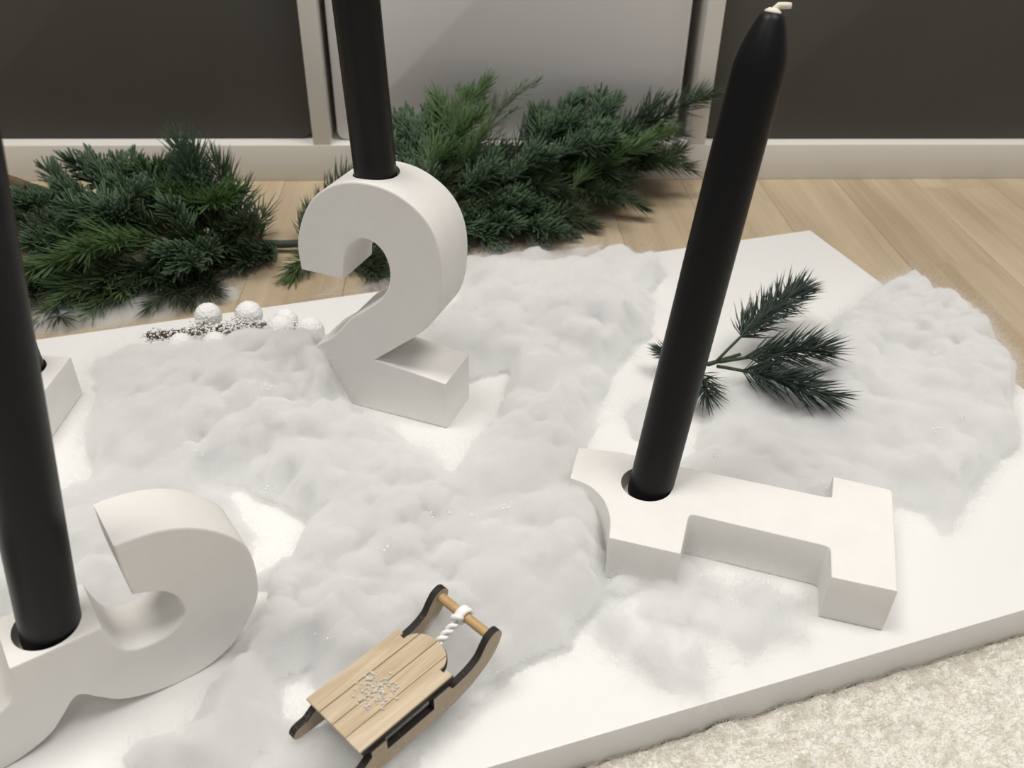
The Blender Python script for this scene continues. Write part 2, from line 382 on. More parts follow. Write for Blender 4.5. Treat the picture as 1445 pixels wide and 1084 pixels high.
b1 = P(920, 680, T1); t1 = PD(1078, 66, .352); d1 = (t1-b1)/np.linalg.norm(t1-b1); L1 = np.linalg.norm(t1-b1)
print('candle1 above block', L1)
cand('candle', b1 - d1*.0085, d1, 'black dinner candle with a pointed tip leaning out of the flat digit one', length=L1+.0085+.0128)

# "3": on the backs of its two bowls, open side up
th = math.radians(36.5); u3 = np.array([math.cos(th), math.sin(th), 0]); n3 = np.array([-u3[1], u3[0], 0])
ZS = .0490; B3 = P(143.1, 886.3, ZS)
c1 = lambda x, y: (100+x/4.817, 660+y/4.817); c2 = lambda x, y: (x/4.633, 850+y/4.633)
def f3(q, c=0): p = PP(*q, B3, n3); return (float((p-B3) @ u3), max(0.0, float(p[2]-BOARD_TOP)), c)
mid = -.0159
right = [(0.0, ZS, 1), f3(c2(740, 262)), f3(c2(820, 310)), f3(c2(950, 290)), f3(c2(1100, 210)), f3(c2(1195, 110)), f3(c1(775, 960)), f3(c1(722, 882)), f3(c1(620, 845)), f3(c1(500, 855)), (*f3(c1(420, 868))[:2], 1),
         f3(c1(350, 715)), (*f3(c1(290, 535))[:2], 1), f3(c1(400, 490)), f3(c1(600, 430)), f3(c1(800, 408)), f3(c1(1000, 435)), f3(c1(1170, 510)), f3(c1(1230, 600)), f3(c1(1270, 740)), f3(c1(1275, 870)), (.0545, .0195, 0), (.0455, .0080, 0), (.0345, .0018, 0), (.0245, .0, 0), (.0150, .0004, 0), (.0045, .0030, 0), f3(c2(770, 640)), f3(c2(650, 625))]
notch = (mid, .0200, 0)
left = [(2*mid - x, z, c) for x, z, c in right][::-1]
o3 = right + [notch] + left
me = from_bm('number_three', slab(smooth_outline(o3, 5), .027, 'y', .0009))
hc = PP(63, 873, P(63, 873, ZS), np.array([0, 0, 1.])); hu3 = float((hc-B3) @ u3)
me = cut_hole(me, (mid-.0005, .0135, ZS), (0, 0, 1), .0122, .009)
o = link('number_block', me, M_plaster, None, (B3[0], B3[1], BOARD_TOP), (0, 0, th)); tag(o, 'white plaster digit three resting on its round backs with its open side up', 'candle holder')
b3 = B3 + u3*(mid+.0009) + n3*.0135; b3[2] = BOARD_TOP + ZS
t3 = PD(-22, 400, .262); d3 = (t3-b3)/np.linalg.norm(t3-b3)
print('candle3 lean', d3)
cand('candle', b3 - d3*.0085, d3, 'black dinner candle rising from the middle bar of the digit three', length=.25)

# "4": lying face up, mostly out of view
T4 = .027; k4 = P(99.6, 503.4, T4)
g4 = [(0, 0), (-.052, .0045), (-.118, -.088), (-.118, -.114), (-.048, -.114), (-.048, -.145), (-.0005, -.145), (-.0005, -.114), (.012, -.114), (.012, -.084), (-.0005, -.084)]
g4 = [(x, y, 1) for x, y in g4]
inner = None
me = from_bm('number_four', slab([(x, y) for x, y, c in g4], T4, 'z', .0009))
h4 = P(34, 520, T4); me = cut_hole(me, (h4[0]-k4[0], h4[1]-k4[1], 0), (0, 0, 1), .0119, .009, 2)
o = link('number_block', me, M_plaster, None, (k4[0], k4[1], BOARD_TOP+T4)); tag(o, 'white plaster digit four lying flat at the board end behind the foreground candle', 'candle holder')
b4 = h4.copy(); cand('candle', b4 - np.array([0, 0, .0085]), np.array([-.03, 0, 1.]), 'black dinner candle in the flat digit four hidden behind another candle', length=.25)

# ------------------------------------------------------------------ cotton snow
HEIGHTS = []
def sdist(poly, X, Y):
    poly = np.array(poly); d = np.full(X.shape, 1e9); ins = np.zeros(X.shape, bool)
    for i in range(len(poly)):
        a, b = poly[i], poly[(i+1) % len(poly)]; e = b-a
        t = np.clip(((X-a[0])*e[0]+(Y-a[1])*e[1])/(e@e+1e-12), 0, 1); d = np.minimum(d, np.hypot(X-a[0]-t*e[0], Y-a[1]-t*e[1]))
        c = ((a[1] > Y) != (b[1] > Y)) & (X < (b[0]-a[0])*(Y-a[1])/(b[1]-a[1]+1e-15)+a[0]); ins ^= c
    return np.where(ins, d, -d)
def cotton(label, poly_px, hmax, holes=(), ground=0.0, step=.0018, seed=0, fib=9000, edge=.020, puff=(.011, .034), low=(), popcorn=.0052):
    r = np.random.default_rng(100+seed)
    poly = [P(x, y, z)[:2] for x, y, z in poly_px]; pa = np.array(poly)
    lo = pa.min(0)-.012; hi = pa.max(0)+.012
    gx = np.arange(lo[0], hi[0], step); gy = np.arange(lo[1], hi[1], step); X, Y = np.meshgrid(gx, gy)
    d = sdist(poly, X, Y)
    for h in holes: d = np.minimum(d, -sdist([P(x, y, z)[:2] for x, y, z in h], X, Y))
    d = d + .0075*fbm(np.stack([X*55, Y*55, X*0+seed], -1), 4) + .004*vnoise(np.stack([X*25, Y*25, X*0+seed+5], -1)) + .001
    ew = edge*(1+.55*vnoise(np.stack([X*22, Y*22, X*0+seed+8], -1)))
    env = np.clip(d/ew, 0, 1); env = np.sin(env*PI/2)**1.15
    hm = hmax*np.ones_like(X)
    for (cx, cy, rad, amt) in low:
        q = P(cx, cy, .01); hm *= 1 + (amt-1)*np.exp(-((X-q[0])**2+(Y-q[1])**2)/rad**2)
    # cloud-like puffs: the highest of many domes
    area = max((d > 0).sum()*step*step, 1e-6); npf = int(area/(.013**2))
    idx = np.argwhere(d > .002); S = np.zeros_like(X)
    sel = idx[r.integers(0, len(idx), npf)]
    for j, i in sel:
        R = r.uniform(*puff); top = r.uniform(.25, 1.0); w = int(R/step)+1
        a0, a1, b0, b1 = max(0, j-w), min(X.shape[0], j+w+1), max(0, i-w), min(X.shape[1], i+w+1)
        dd = ((X[a0:a1, b0:b1]-X[j, i])**2+(Y[a0:a1, b0:b1]-Y[j, i])**2)/(R*R)
        S[a0:a1, b0:b1] = np.maximum(S[a0:a1, b0:b1], top*np.sqrt(np.clip(1-dd, 0, 1)))
    for _ in range(3): # soften the creases a little
        Sp = np.pad(S, 1, mode='edge'); S = (Sp[1:-1, 1:-1]*4+Sp[:-2, 1:-1]+Sp[2:, 1:-1]+Sp[1:-1, :-2]+Sp[1:-1, 2:])/8
    Z = hm*env*(.20+.85*S) + env*.0016*fbm(np.stack([X*150, Y*150, X*0+seed*3], -1), 3) + env*.004*fbm(np.stack([X*55, Y*55, X*0+seed*3+7], -1), 2)
    S2 = np.zeros_like(X)
    for j, i in idx[r.integers(0, len(idx), int(area/(.0062**2)))]:
        R = r.uniform(.0035, .0085); w = int(R/step)+1; top = r.uniform(.3, 1.0)
        a0, a1, b0, b1 = max(0, j-w), min(X.shape[0], j+w+1), max(0, i-w), min(X.shape[1], i+w+1)
        dd = ((X[a0:a1, b0:b1]-X[j, i])**2+(Y[a0:a1, b0:b1]-Y[j, i])**2)/(R*R)
        S2[a0:a1, b0:b1] = np.maximum(S2[a0:a1, b0:b1], top*np.sqrt(np.clip(1-dd, 0, 1)))
    rough_ = np.clip(.5+1.3*vnoise(np.stack([X*20, Y*20, X*0+seed+31], -1)), .05, 1.2)
    Z = Z + env*popcorn*S2*rough_
    keep = d > 0
    for fp in FOOT: keep &= sdist(fp, X, Y) < .003
    Z = np.clip(Z, .0004, None)
    q = .003*env; DX = q*fbm(np.stack([X*120, Y*120, X*0+50], -1), 2); DY = q*fbm(np.stack([X*120, Y*120, X*0+90], -1), 2)
    V = np.stack([X+DX, Y+DY, Z+BOARD_TOP+ground], -1)
    def solid(mask, top, zfloor):
        kk = mask[:-1, :-1] & mask[1:, :-1] & mask[:-1, 1:] & mask[1:, 1:]
        used = np.zeros(X.shape, bool); used[:-1, :-1] |= kk; used[1:, :-1] |= kk; used[:-1, 1:] |= kk; used[1:, 1:] |= kk
        ids = -np.ones(X.shape, int); n = used.sum(); ids[used] = np.arange(n); jj, ii = np.nonzero(kk)
        F = np.stack([ids[jj, ii], ids[jj, ii+1], ids[jj+1, ii+1], ids[jj+1, ii]], -1); Fb = F[:, ::-1] + n
        vt = top[used]; vb = vt.copy(); vb[:, 2] = zfloor
        kp = np.pad(kk, 1); sides = []
        for (sj, si, c0_, c1_) in ((-1, 0, (0, 0), (0, 1)), (1, 0, (1, 1), (1, 0)), (0, -1, (1, 0), (0, 0)), (0, 1, (0, 1), (1, 1))):
            mm = kk & ~kp[1+sj:1+sj+kk.shape[0], 1+si:1+si+kk.shape[1]]; j2, i2 = np.nonzero(mm)
            A_, B_ = ids[j2+c0_[0], i2+c0_[1]], ids[j2+c1_[0], i2+c1_[1]]; sides.append(np.stack([B_, A_, A_+n, B_+n], -1))
        return np.concatenate([vt, vb]), np.concatenate([F, Fb] + sides), used
    zf = BOARD_TOP+ground+.0001; HEIGHTS.append((gx[0], gy[0], step, Z+ground))
    vv, ff, used = solid(keep, V, zf); me = from_np('cotton_snow', vv, ff); o = link('cotton_snow', me, M_cloud); tag(o, label, 'cotton', kind='stuff')
    Vc = V.copy(); Vc[..., 2] = zf + np.clip((Z-.0065)*.66, .0001, None); mc = (Z > .0066) & (d > .004) & keep
    vv, ff, _u = solid(mc, Vc, zf+.00005)
    if len(ff): c = link('dense_core', from_np('dense_core', vv, ff), M_cotton, o); tag(c, kind='stuff')
    # loose fibres over the surface, more of them along the rim
    uj, ui = np.nonzero(used); wgt = np.where(d[uj, ui] < .012, 2.5, 1.0); wgt /= wgt.sum()
    s = r.choice(len(uj), fib, p=wgt); base = V[uj[s], ui[s]] + r.normal(0, .0010, (fib, 3)); base[:, 2] -= .002*r.random(fib)
    gyr, gxr = np.gradient(Z, step); nrmv = np.stack([-gxr[uj[s], ui[s]], -gyr[uj[s], ui[s]], np.ones(fib)], -1); nrmv /= np.linalg.norm(nrmv, axis=1)[:, None]
    k = 8; pts = np.zeros((fib, k, 3)); dirv = r.normal(0, 1, (fib, 3)); dirv -= .8*nrmv*(dirv*nrmv).sum(1)[:, None]; dirv += nrmv*.10; dirv /= np.linalg.norm(dirv, axis=1)[:, None]
    L_ = r.uniform(.008, .022, fib)[:, None]; cur = base.copy()
    for i in range(k):
        pts[:, i] = cur; dirv = dirv + r.normal(0, .40, (fib, 3)); dirv[:, 2] -= .04; dirv /= np.linalg.norm(dirv, axis=1)[:, None]; cur = cur + dirv*L_/(k-1)
    gz = BOARD_TOP+ground+.0004; pts[:, :, 2] = gz + np.abs(pts[:, :, 2]-gz)
    h = hair('loose_fibres', pts, .000018, M_fibre, o); tag(h, kind='stuff'); return o
def rect_foot(o0, u, n, u0, u1, dep): return [tuple((o0+u*a+n*b)[:2]) for a, b in ((u0, 0), (u1, 0), (u1, dep), (u0, dep))]
FOOT = [rect_foot(B2, u2, n2, -.0885, 0, .033), rect_foot(B3, u3, n3, 2*mid-.061, .061, .027), [p[:2] for p in o1], [(k4[0]+x, k4[1]+y) for x, y, c in g4]]
B = .010
main = [(118,690,0),(112,640,0),(135,560,0),(128,505,B),(185,483,B),(215,476,B),(300,481,B),(400,480,B),(455,490,B),(520,480,.0),(590,470,.0),(640,430,.0),(655,372,B),(745,358,B),(862,352,B),(940,372,B),(925,440,B),(915,490,B),(872,536,0),(866,560,0),(838,590,0),(818,625,0),(812,660,0),(850,700,0),(862,770,0),(850,820,0),(835,870,0),(820,925,0),(745,965,0),(690,990,0),(640,1035,0),(600,1084,0),(560,1120,0),(300,1120,0),(180,1100,0),(170,1070,0),(250,1050,0),(300,1000,0),(300,930,0),(360,880,0),(374,850,0),(330,850,0),(200,890,0),(60,930,0),(-30,880,0),(-60,800,0),(10,745,0),(80,720,0)]
holes = [[(498,568,0),(505,560,0),(640,560,0),(665,545,0),(714,528,0),(706,595,0),(668,628,0),(640,664,0),(612,630,0),(560,608,0),(508,600,0)],
         [(325,695,0),(395,715,0),(432,750,0),(408,800,0),(365,805,0),(345,740,0)],
         [(400,970,0),(436,952,0),(452,985,0),(440,1022,0),(405,1020,0)],
         [(258,936,0),(292,925,0),(322,940,0),(300,1000,0),(258,1060,0),(200,1050,0)]]
cotton('broad bank of white cotton wool snow running between the digits and the sled', main, .026, holes, seed=1, fib=42000, low=((560,620,.03,.5),(720,600,.03,.75),(640,960,.03,.45),(350,600,.05,1.15),(468,545,.022,1.7),(300,500,.03,1.2),(760,450,.05,1.1),(150,700,.05,.7),(800,380,.04,.6)))
rightp = [(975,640,0),(985,600,0),(1005,560,0),(1060,525,B),(1120,500,B),(1185,440,B),(1215,412,B),(1245,388,.012),(1290,377,.014),(1330,402,.014),(1395,425,.014),(1428,490,.012),(1445,560,.01),(1446,610,.006),(1405,650,0),(1402,690,0),(1372,735,0),(1352,762,0),(1325,760,0),(1300,728,0),(1272,722,0),(1262,745,0),(1240,770,0),(1170,770,0),(1090,765,0),(1020,745,0),(955,725,0),(950,680,0)]
cotton('wide drift of white cotton wool snow under the fir sprig at the board corner', rightp, .022, popcorn=.0065, seed=2, fib=22000, low=((1050,600,.04,.8),(1330,740,.03,.6)))
front = [(855,800,0),(845,850,0),(838,890,0),(862,945,0),(920,968,0),(985,978,0),(1000,955,0),(992,900,0),(1015,915,0),(1050,938,0),(1105,905,0),(1142,908,0),(1135,850,0),(1090,825,0),(1050,805,0),(960,795,0),(900,780,0)]
cotton('thin patch of white cotton wool snow in front of the flat digit one', front, .010, [[(965,790,0),(1040,806,0),(1030,825,0),(985,822,0)]], seed=3, fib=6000, puff=(.006, .014))
wisp = [(880,585,0),(900,570,0),(925,575,0),(930,610,0),(905,615,0)]
cotton('small wisp of white cotton wool snow beside the foot of the tilted candle', wisp, .006, seed=4, fib=900, edge=.008)
back = [(30,475,FZ),(60,440,FZ),(160,425,FZ),(300,415,FZ),(345,395,FZ),(335,425,FZ),(290,440,FZ),(170,462,FZ)]
cotton('grey white cotton wool strip on the floor between garland and board', back, .009, ground=FZ, seed=5, fib=6000)
back2 = [(430,420,FZ),(540,395,FZ),(640,375,FZ),(700,360,FZ),(850,345,FZ),(860,360,FZ),(700,385,FZ),(540,415,FZ)]
cotton('white cotton wool strip on the floor behind the upright digit', back2, .008, ground=FZ, seed=6, fib=4000)

# ------------------------------------------------------------------ fir twigs
def leaf_mat(name, c, c2):
    return mat(name, c, .5, c2=c2, scale=45, spec=.35)
G = dict(fir=leaf_mat('blue_green_needles', (.088, .142, .078), (.048, .085, .048)), spruce=leaf_mat('dark_olive_needles', (.060, .092, .042), (.030, .050, .025)),
         soft=leaf_mat('fresh_green_needles', (.120, .200, .072), (.070, .125, .045)), sprig=leaf_mat('dark_sprig_needles', (.052, .078, .062), (.028, .045, .036)),
         pale=leaf_mat('pale_green_needles', (.14, .21, .12), (.09, .14, .08)), comb=leaf_mat('deep_green_needles', (.058, .098, .056), (.030, .055, .032)))
M_bark = mat('brown_twig_bark', (.14, .085, .045), .8, var=.4, scale=200)
M_stemgreen = mat('green_wrapped_wire', (.035, .055, .03), .7, var=.3, scale=150)
STY = dict(fir=dict(n=2700, L=.0145, w=.00118, a=(46, 72), flat=.5, blunt=.8, up=.4), spruce=dict(n=2600, L=.0200, w=.00078, a=(32, 60), flat=.2, blunt=.1, up=.2),
           soft=dict(n=2100, L=.0190, w=.00085, a=(28, 50), flat=.3, blunt=.4, up=.25), sprig=dict(n=3300, L=.0225, w=.00070, a=(32, 58), flat=.45, blunt=.1, up=.15, start=.24),
           pale=dict(n=800, L=.012, w=.00055, a=(25, 45), flat=.5, blunt=.4, up=.1), comb=dict(n=1700, L=.0235, w=.00095, a=(38, 62), flat=.45, blunt=.3, up=.25))
def needles_np(path, st, r):
    """tapering three-sided needles along a curved twig"""
    path = np.array(path); seg = np.linalg.norm(np.diff(path, axis=0), axis=1); cum = np.concatenate([[0], np.cumsum(seg)]); Lt = cum[-1]
    n = max(20, int(st['n']*Lt)); t = np.linspace(st.get('start', .06), 1.0, n)*Lt + r.normal(0, .0006, n); t = np.clip(t, 0, Lt)
    pos = np.stack([np.interp(t, cum, path[:, k]) for k in range(3)], -1)
    e = .004; ta = np.stack([np.interp(np.clip(t+e, 0, Lt), cum, path[:, k])-np.interp(np.clip(t-e, 0, Lt), cum, path[:, k]) for k in range(3)], -1); ta /= np.linalg.norm(ta, axis=1)[:, None]
    side = np.cross(ta, [0, 0, 1.]); side /= np.linalg.norm(side, axis=1)[:, None]+1e-9; upv = np.cross(side, ta)
    az = r.uniform(0, 2*PI, n); rad = side*np.cos(az)[:, None] + upv*(np.sin(az)*(1-st['flat']))[:, None]+upv*st['up']*.5; rad /= np.linalg.norm(rad, axis=1)[:, None]
    frac = t/Lt; al = np.radians(r.uniform(*st['a'], n))*(1-.55*np.clip((frac-.75)/.25, 0, 1))
    d = ta*np.cos(al)[:, None]+rad*np.sin(al)[:, None]; d[:, 2] += st['up']*.35; d += r.normal(0, .07, (n, 3)); d /= np.linalg.norm(d, axis=1)[:, None]
    Ln = st['L']*r.uniform(.72, 1.12, n)*(1-.25*np.clip((frac-.8)/.2, 0, 1)); bend = ta*.22+np.array([0, 0, .12*st['up']])
    V = []; 
    a = np.cross(d, [0.3, .2, 1.]); a /= np.linalg.norm(a, axis=1)[:, None]; b = np.cross(d, a)
    rings = ((0, .55), (.5, 1.0), (.9, st['blunt']))
    for s, w in rings:
        c = pos + d*(Ln*s)[:, None] + bend*(Ln*s*s)[:, None]
        for k in range(3):
            an = 2*PI*k/3; V.append(c + st['w']*w*(a*math.cos(an)+b*math.sin(an)*.6))
    V.append(pos + d*Ln[:, None] + bend*Ln[:, None])
    V = np.stack(V, 1).reshape(-1, 3); F = []
    f0 = [(0,1,4,3),(1,2,5,4),(2,0,3,5),(3,4,7,6),(4,5,8,7),(5,3,6,8)]; f1_ = [(6,7,9),(7,8,9),(8,6,9)]
    off = np.arange(n)*10
    F = [tuple(o+i for i in q) for o in off for q in f0] + [tuple(o+i for i in q) for o in off for q in f1_]
    return V, F
def twig(parent, a, b, typ, seed, sag=0.0, origin=None, name='twig', stem_r=.0013, scale=1.0):
    r = np.random.default_rng(seed); a = np.array(a, float); b = np.array(b, float); L = np.linalg.norm(b-a)
    m = (a+b)/2 + r.normal(0, .06*L, 3); m[2] += .10*L - sag
    t = np.linspace(0, 1, 10)[:, None]; path = (1-t)**2*a + 2*t*(1-t)*m + t*t*b
    og = a if origin is None else origin
    ex = (path-p0) @ sn + .004; path = path - np.clip(ex, 0, None)[:, None]*sn; path[:, 2] = np.maximum(path[:, 2], .002)
    V, F = tube_np(path-og, np.linspace(stem_r, .0006, 10), 6); tw = link(name, from_np(name, V, F), M_bark if typ != 'sprig' else M_stemgreen, parent, tuple(og - np.array(parent.location)))
    st = dict(STY[typ]); st['L'] *= scale
    VV, FF = needles_np(path-og, st, r)
    VV = [VV]; FF = list(FF); nv = len(VV[0])
    # short side shoots
    if L > .045 and typ != 'sprig':
        for k in range(0 if typ == 'comb' else 4 if typ in ('fir', 'soft', 'pale') else 3):
            s = r.uniform(.25, .8); i = int(s*9); dirn = path[min(i+1, 9)]-path[max(i-1, 0)]; dirn /= np.linalg.norm(dirn)
            sd = np.cross(dirn, [0, 0, 1]); sd /= np.linalg.norm(sd)+1e-9; sd *= (1 if k % 2 else -1)
            e = path[i] + (dirn*.75+sd*.6+np.array([0, 0, .15]))*L*r.uniform(.28, .42)
            tt = np.linspace(0, 1, 6)[:, None]; sp = path[i]*(1-tt)+e*tt; V2, F2 = needles_np(sp-og, st, r)
            VV.append(V2); FF += [tuple(x+nv for x in q) for q in F2]; nv += len(V2)
    VV = np.concatenate(VV)
    ex = (VV+og-p0) @ sn + .0012; VV = VV - np.clip(ex, 0, None)[:, None]*sn; VV[:, 2] = np.maximum(VV[:, 2], .0006-og[2])
    nd = link('needles', from_np('needles', VV, FF), G[typ], tw); tag(nd, kind='stuff'); return tw

def pxp(t): return P(*t)
gl = empty('fir_garland', tuple(P(400, 345, FZ))); tag(gl, 'green artificial fir garland lying on the floor between board and shelf unit', 'garland')
gl.location.z = 0
gloc = np.array(gl.location)
stem_px = [(4, 252, .004), (60, 268, .004), (130, 300, .0), (250, 332, -.008), (340, 342, -.014), (400, 345, -.014), (470, 340, -.010), (560, 320, -.002), (660, 268, .012), (760, 240, .018), (880, 218, .022)]
sp = np.array([P(*t) for t in stem_px]); tt = np.linspace(0, len(sp)-1, 60); path = np.stack([np.interp(tt, range(len(sp)), sp[:, k]) for k in range(3)], -1)
V, F = tube_np(path-gloc, .0034, 8); link('stem', from_np('stem', V, F), M_stemgreen, gl)
e0 = P(2, 251, .006); e1 = P(36, 262, .006); V, F = tube_np(np.linspace(e0, e1, 4)-gloc, [.0042, .0048, .0048, .0042], 10); link('cut_end', from_np('cut_end', V, F), M_bark, gl)
LT = [(310,335,-.005,252,203,.062,'comb'),(230,315,.005,125,222,.045,'fir'),(200,312,.005,168,232,.042,'fir'),(250,325,0,205,240,.04,'fir'),(120,300,0,68,240,.03,'fir'),(100,300,0,22,275,.015,'fir'),(85,290,0,12,325,.01,'fir'),(220,322,.01,100,310,.032,'fir'),(230,330,.01,130,288,.04,'fir'),(240,340,.01,112,352,.025,'soft'),(225,350,.01,34,385,.0,'soft'),(190,370,-.005,85,428,-.008,'soft'),(150,350,0,38,345,.012,'fir'),(130,365,-.01,38,420,-.012,'fir'),(205,380,-.01,125,445,-.016,'soft'),(300,370,-.01,215,430,-.014,'spruce'),(330,352,-.01,270,425,-.017,'spruce'),(320,350,-.005,250,382,.005,'fir'),(335,345,-.008,340,275,.02,'comb'),(345,346,-.012,371,305,.0,'comb'),(275,335,-.004,292,262,.035,'comb'),(395,346,-.015,322,378,-.014,'fir'),(170,320,.02,195,268,.05,'fir'),(270,340,.01,232,290,.04,'fir'),(160,320,.01,88,268,.04,'fir'),(260,350,0,185,395,.0,'spruce'),(180,350,.01,60,300,.02,'spruce'),(140,330,.005,70,365,.01,'spruce'),(250,360,-.005,160,420,-.01,'spruce'),(110,370,-.01,60,450,-.017,'spruce'),(310,345,0,300,300,.02,'spruce')]
RT = [(420,345,-.014,490,248,.02,'comb'),(430,345,-.014,440,300,.0,'spruce'),(450,360,-.014,412,388,-.016,'soft'),(470,365,-.014,548,385,-.014,'spruce'),(560,330,-.008,520,360,-.01,'spruce'),(600,292,.005,572,162,.05,'fir'),(605,285,.008,606,155,.055,'fir'),(640,260,.012,652,132,.065,'soft'),(645,255,.012,680,195,.05,'soft'),(655,240,.015,738,118,.065,'pale'),(655,240,.015,700,140,.06,'pale'),(690,255,.01,765,168,.045,'comb'),(740,232,.018,818,138,.05,'fir'),(775,230,.018,872,143,.05,'fir'),(830,222,.02,928,146,.045,'comb'),(870,214,.02,1004,136,.04,'comb'),(835,232,.012,972,238,.008,'spruce'),(745,262,.0,905,292,-.008,'spruce'),(695,262,.01,798,268,.01,'spruce'),(700,268,.01,772,222,.035,'fir'),(765,232,.025,862,198,.04,'fir'),(805,240,.018,905,205,.025,'fir'),(645,302,-.006,765,292,.002,'fir'),(655,320,-.010,805,332,-.016,'fir'),(625,312,-.006,705,346,-.014,'fir'),(605,305,-.006,650,345,-.015,'fir'),(725,300,-.006,835,318,-.014,'spruce'),(565,305,-.002,640,252,.02,'spruce'),(565,305,-.002,570,238,.03,'fir'),(640,290,0,700,235,.03,'fir'),(620,290,0,720,300,.0,'spruce'),(780,250,.01,880,250,.01,'spruce'),(590,260,.015,650,170,.05,'soft'),(700,290,-.004,760,340,-.014,'spruce'),(850,215,.022,950,190,.03,'comb')]
def before_shelf(x, y, z, gap):
    q = P(x, y, z)
    return q if (q-p0) @ sn < -gap else PP(x, y, p0-sn*gap, sn)
g = np.random.default_rng(21)
def fill(n, x0, x1, top_, bot, zt, zb_, stem_rng):
    out = []
    for k in range(n):
        fx = g.random(); fy = g.random(); x = x0+(x1-x0)*fx; y = np.interp(x, *top_)*(1-fy)+np.interp(x, *bot)*fy
        i = int(g.integers(*stem_rng)); bxp = stem_px[i]; w = g.uniform(.35, .6)
        ax, ay = x+(bxp[0]-x)*w*.6+g.normal(0, 12), y+(bxp[1]-y)*w+g.normal(0, 10)
        out.append((ax, ay, -.008+.012*(1-fy), x, y, zt*(1-fy)+zb_*fy, ['fir', 'spruce', 'fir', 'soft', 'spruce'][int(g.integers(0, 5))]))
    return out
LT += [(335,342,-.008,304,232,.05,'comb'),(300,335,-.005,272,208,.06,'comb'),(285,335,0,262,225,.055,'comb')]
LT += fill(26, 25, 345, ([0, 70, 125, 250, 345], [270, 245, 235, 240, 300]), ([0, 60, 140, 270, 345], [400, 430, 430, 400, 360]), .038, -.010, (2, 5))
RT += fill(24, 570, 930, ([560, 650, 800, 930], [190, 175, 165, 175]), ([560, 650, 780, 930], [300, 335, 320, 240]), .038, -.008, (7, 11))
for i, (a0, a1, a2, b0, b1_, b2, ty) in enumerate(LT + RT):
    twig(gl, before_shelf(a0, a1, a2, .02), before_shelf(b0, b1_, b2, .010), ty, 300+i)

# ------------------------------------------------------------------ small dark fir sprig on the cotton
J = P(1000, 514, .016); spg = empty('fir_sprig', tuple(J)); spg.location.z = BOARD_TOP + .014
tag(spg, 'small dark green artificial fir sprig lying on the cotton behind the tilted candle', 'fir sprig'); sj = np.array(spg.location)
V, F = tube_np(np.array([P(935, 500, .018), P(968, 508, .019), J, P(1045, 500, .02)])-sj, [.001, .0013, .0015, .001], 8); link('stem', from_np('stem', V, F), M_stemgreen, spg)
for i, (a, b) in enumerate([((1012, 509, .018), (1132, 408, .030)), ((1015, 511, .020), (1160, 494, .034)), ((1012, 517, .018), (1166, 558, .026)), ((985, 517, .016), (997, 556, .014)), ((990, 511, .018), (930, 495, .016))]):
    twig(spg, P(*a), P(*b), 'sprig', 700+i, name='twig', stem_r=.0011, sag=.004, scale=(1, 1, 1, .8, .5)[i])

# ------------------------------------------------------------------ snowy berry sprig
M_berry = mat('frosted_white_berry', (.88, .88, .87), .7, bump=.4, bscale=900)
M_frost = mat('white_frost_grain', (.82, .82, .80), .7)
bs = empty('berry_sprig', tuple(P(300, 470, .008))); bs.location.z = BOARD_TOP + .006; tag(bs, 'frosted brown twig with round white berries lying on cotton beside the upright digit', 'berry sprig'); bl = np.array(bs.location)
M_btwig = mat('dark_brown_twig', (.07, .045, .03), .8)
sp = np.array([P(208, 474, .019), P(250, 471, .019), P(295, 466, .019), P(340, 460, .018), P(380, 459, .017), P(430, 462, .014)])
tt = np.linspace(0, 5, 30); path = np.stack([np.interp(tt, range(6), sp[:, k]) for k in range(3)], -1)
V, F = tube_np(path-bl, np.linspace(.0028, .0014, 30), 8); stem = link('twig', from_np('twig', V, F), M_btwig, bs)
branches = []
for (a, b) in (((262, 470, .019), (292, 452, .014)), ((300, 466, .019), (345, 450, .014)), ((330, 461, .019), (305, 478, .016)), ((240, 472, .019), (330, 468, .020))):
    pa = np.linspace(P(*a), P(*b), 8); branches.append(pa); V, F = tube_np(pa-bl, np.linspace(.0018, .0009, 8), 6); link('side_twig', from_np('side_twig', V, F), M_btwig, bs)
def berry_mesh(seed):
    bm = bmesh.new(); bmesh.ops.create_icosphere(bm, subdivisions=5, radius=1)
    co = np.array([v.co for v in bm.verts]); n1 = fbm(co*9+seed*3.1, 2); n2 = vnoise(co*22+seed)
    for v, a, b in zip(bm.verts, n1, n2): v.co *= 1 + .05*a + .05*b
    return from_bm('berry', bm, 180)
bmsh = [berry_mesh(k) for k in range(3)]
for i, (x, y, rp) in enumerate(((294, 446, 18.5), (351, 444, 19), (403, 453, 17), (396, 464, 19.5), (438, 467, 19.5), (304, 486, 18), (256, 488, 18))):
    q = P(x, y, .015); rad = rp*float((q-CAM) @ fwd)/F_PX
    o = link('berry', bmsh[i % 3], M_berry, bs, tuple(q-bl), (i*1.3, i*.7, i)); o.scale = (rad,)*3
bm = bmesh.new(); g = np.random.default_rng(5)
for pa in [path]*3 + branches:
    for k in range(360 if pa is path else 190):
        c = pa[g.integers(0, len(pa))] + g.normal(0, .0017, 3)-bl
        if pa is path and g.random() < .06: continue
        s = g.uniform(.0005, .0009); r = bmesh.ops.create_icosphere(bm, subdivisions=1, radius=s); bmesh.ops.translate(bm, verts=r['verts'], vec=Vector(c))
o = link('frost_grains', from_bm('frost_grains', bm, 60), M_frost, bs); tag(o, kind='stuff')

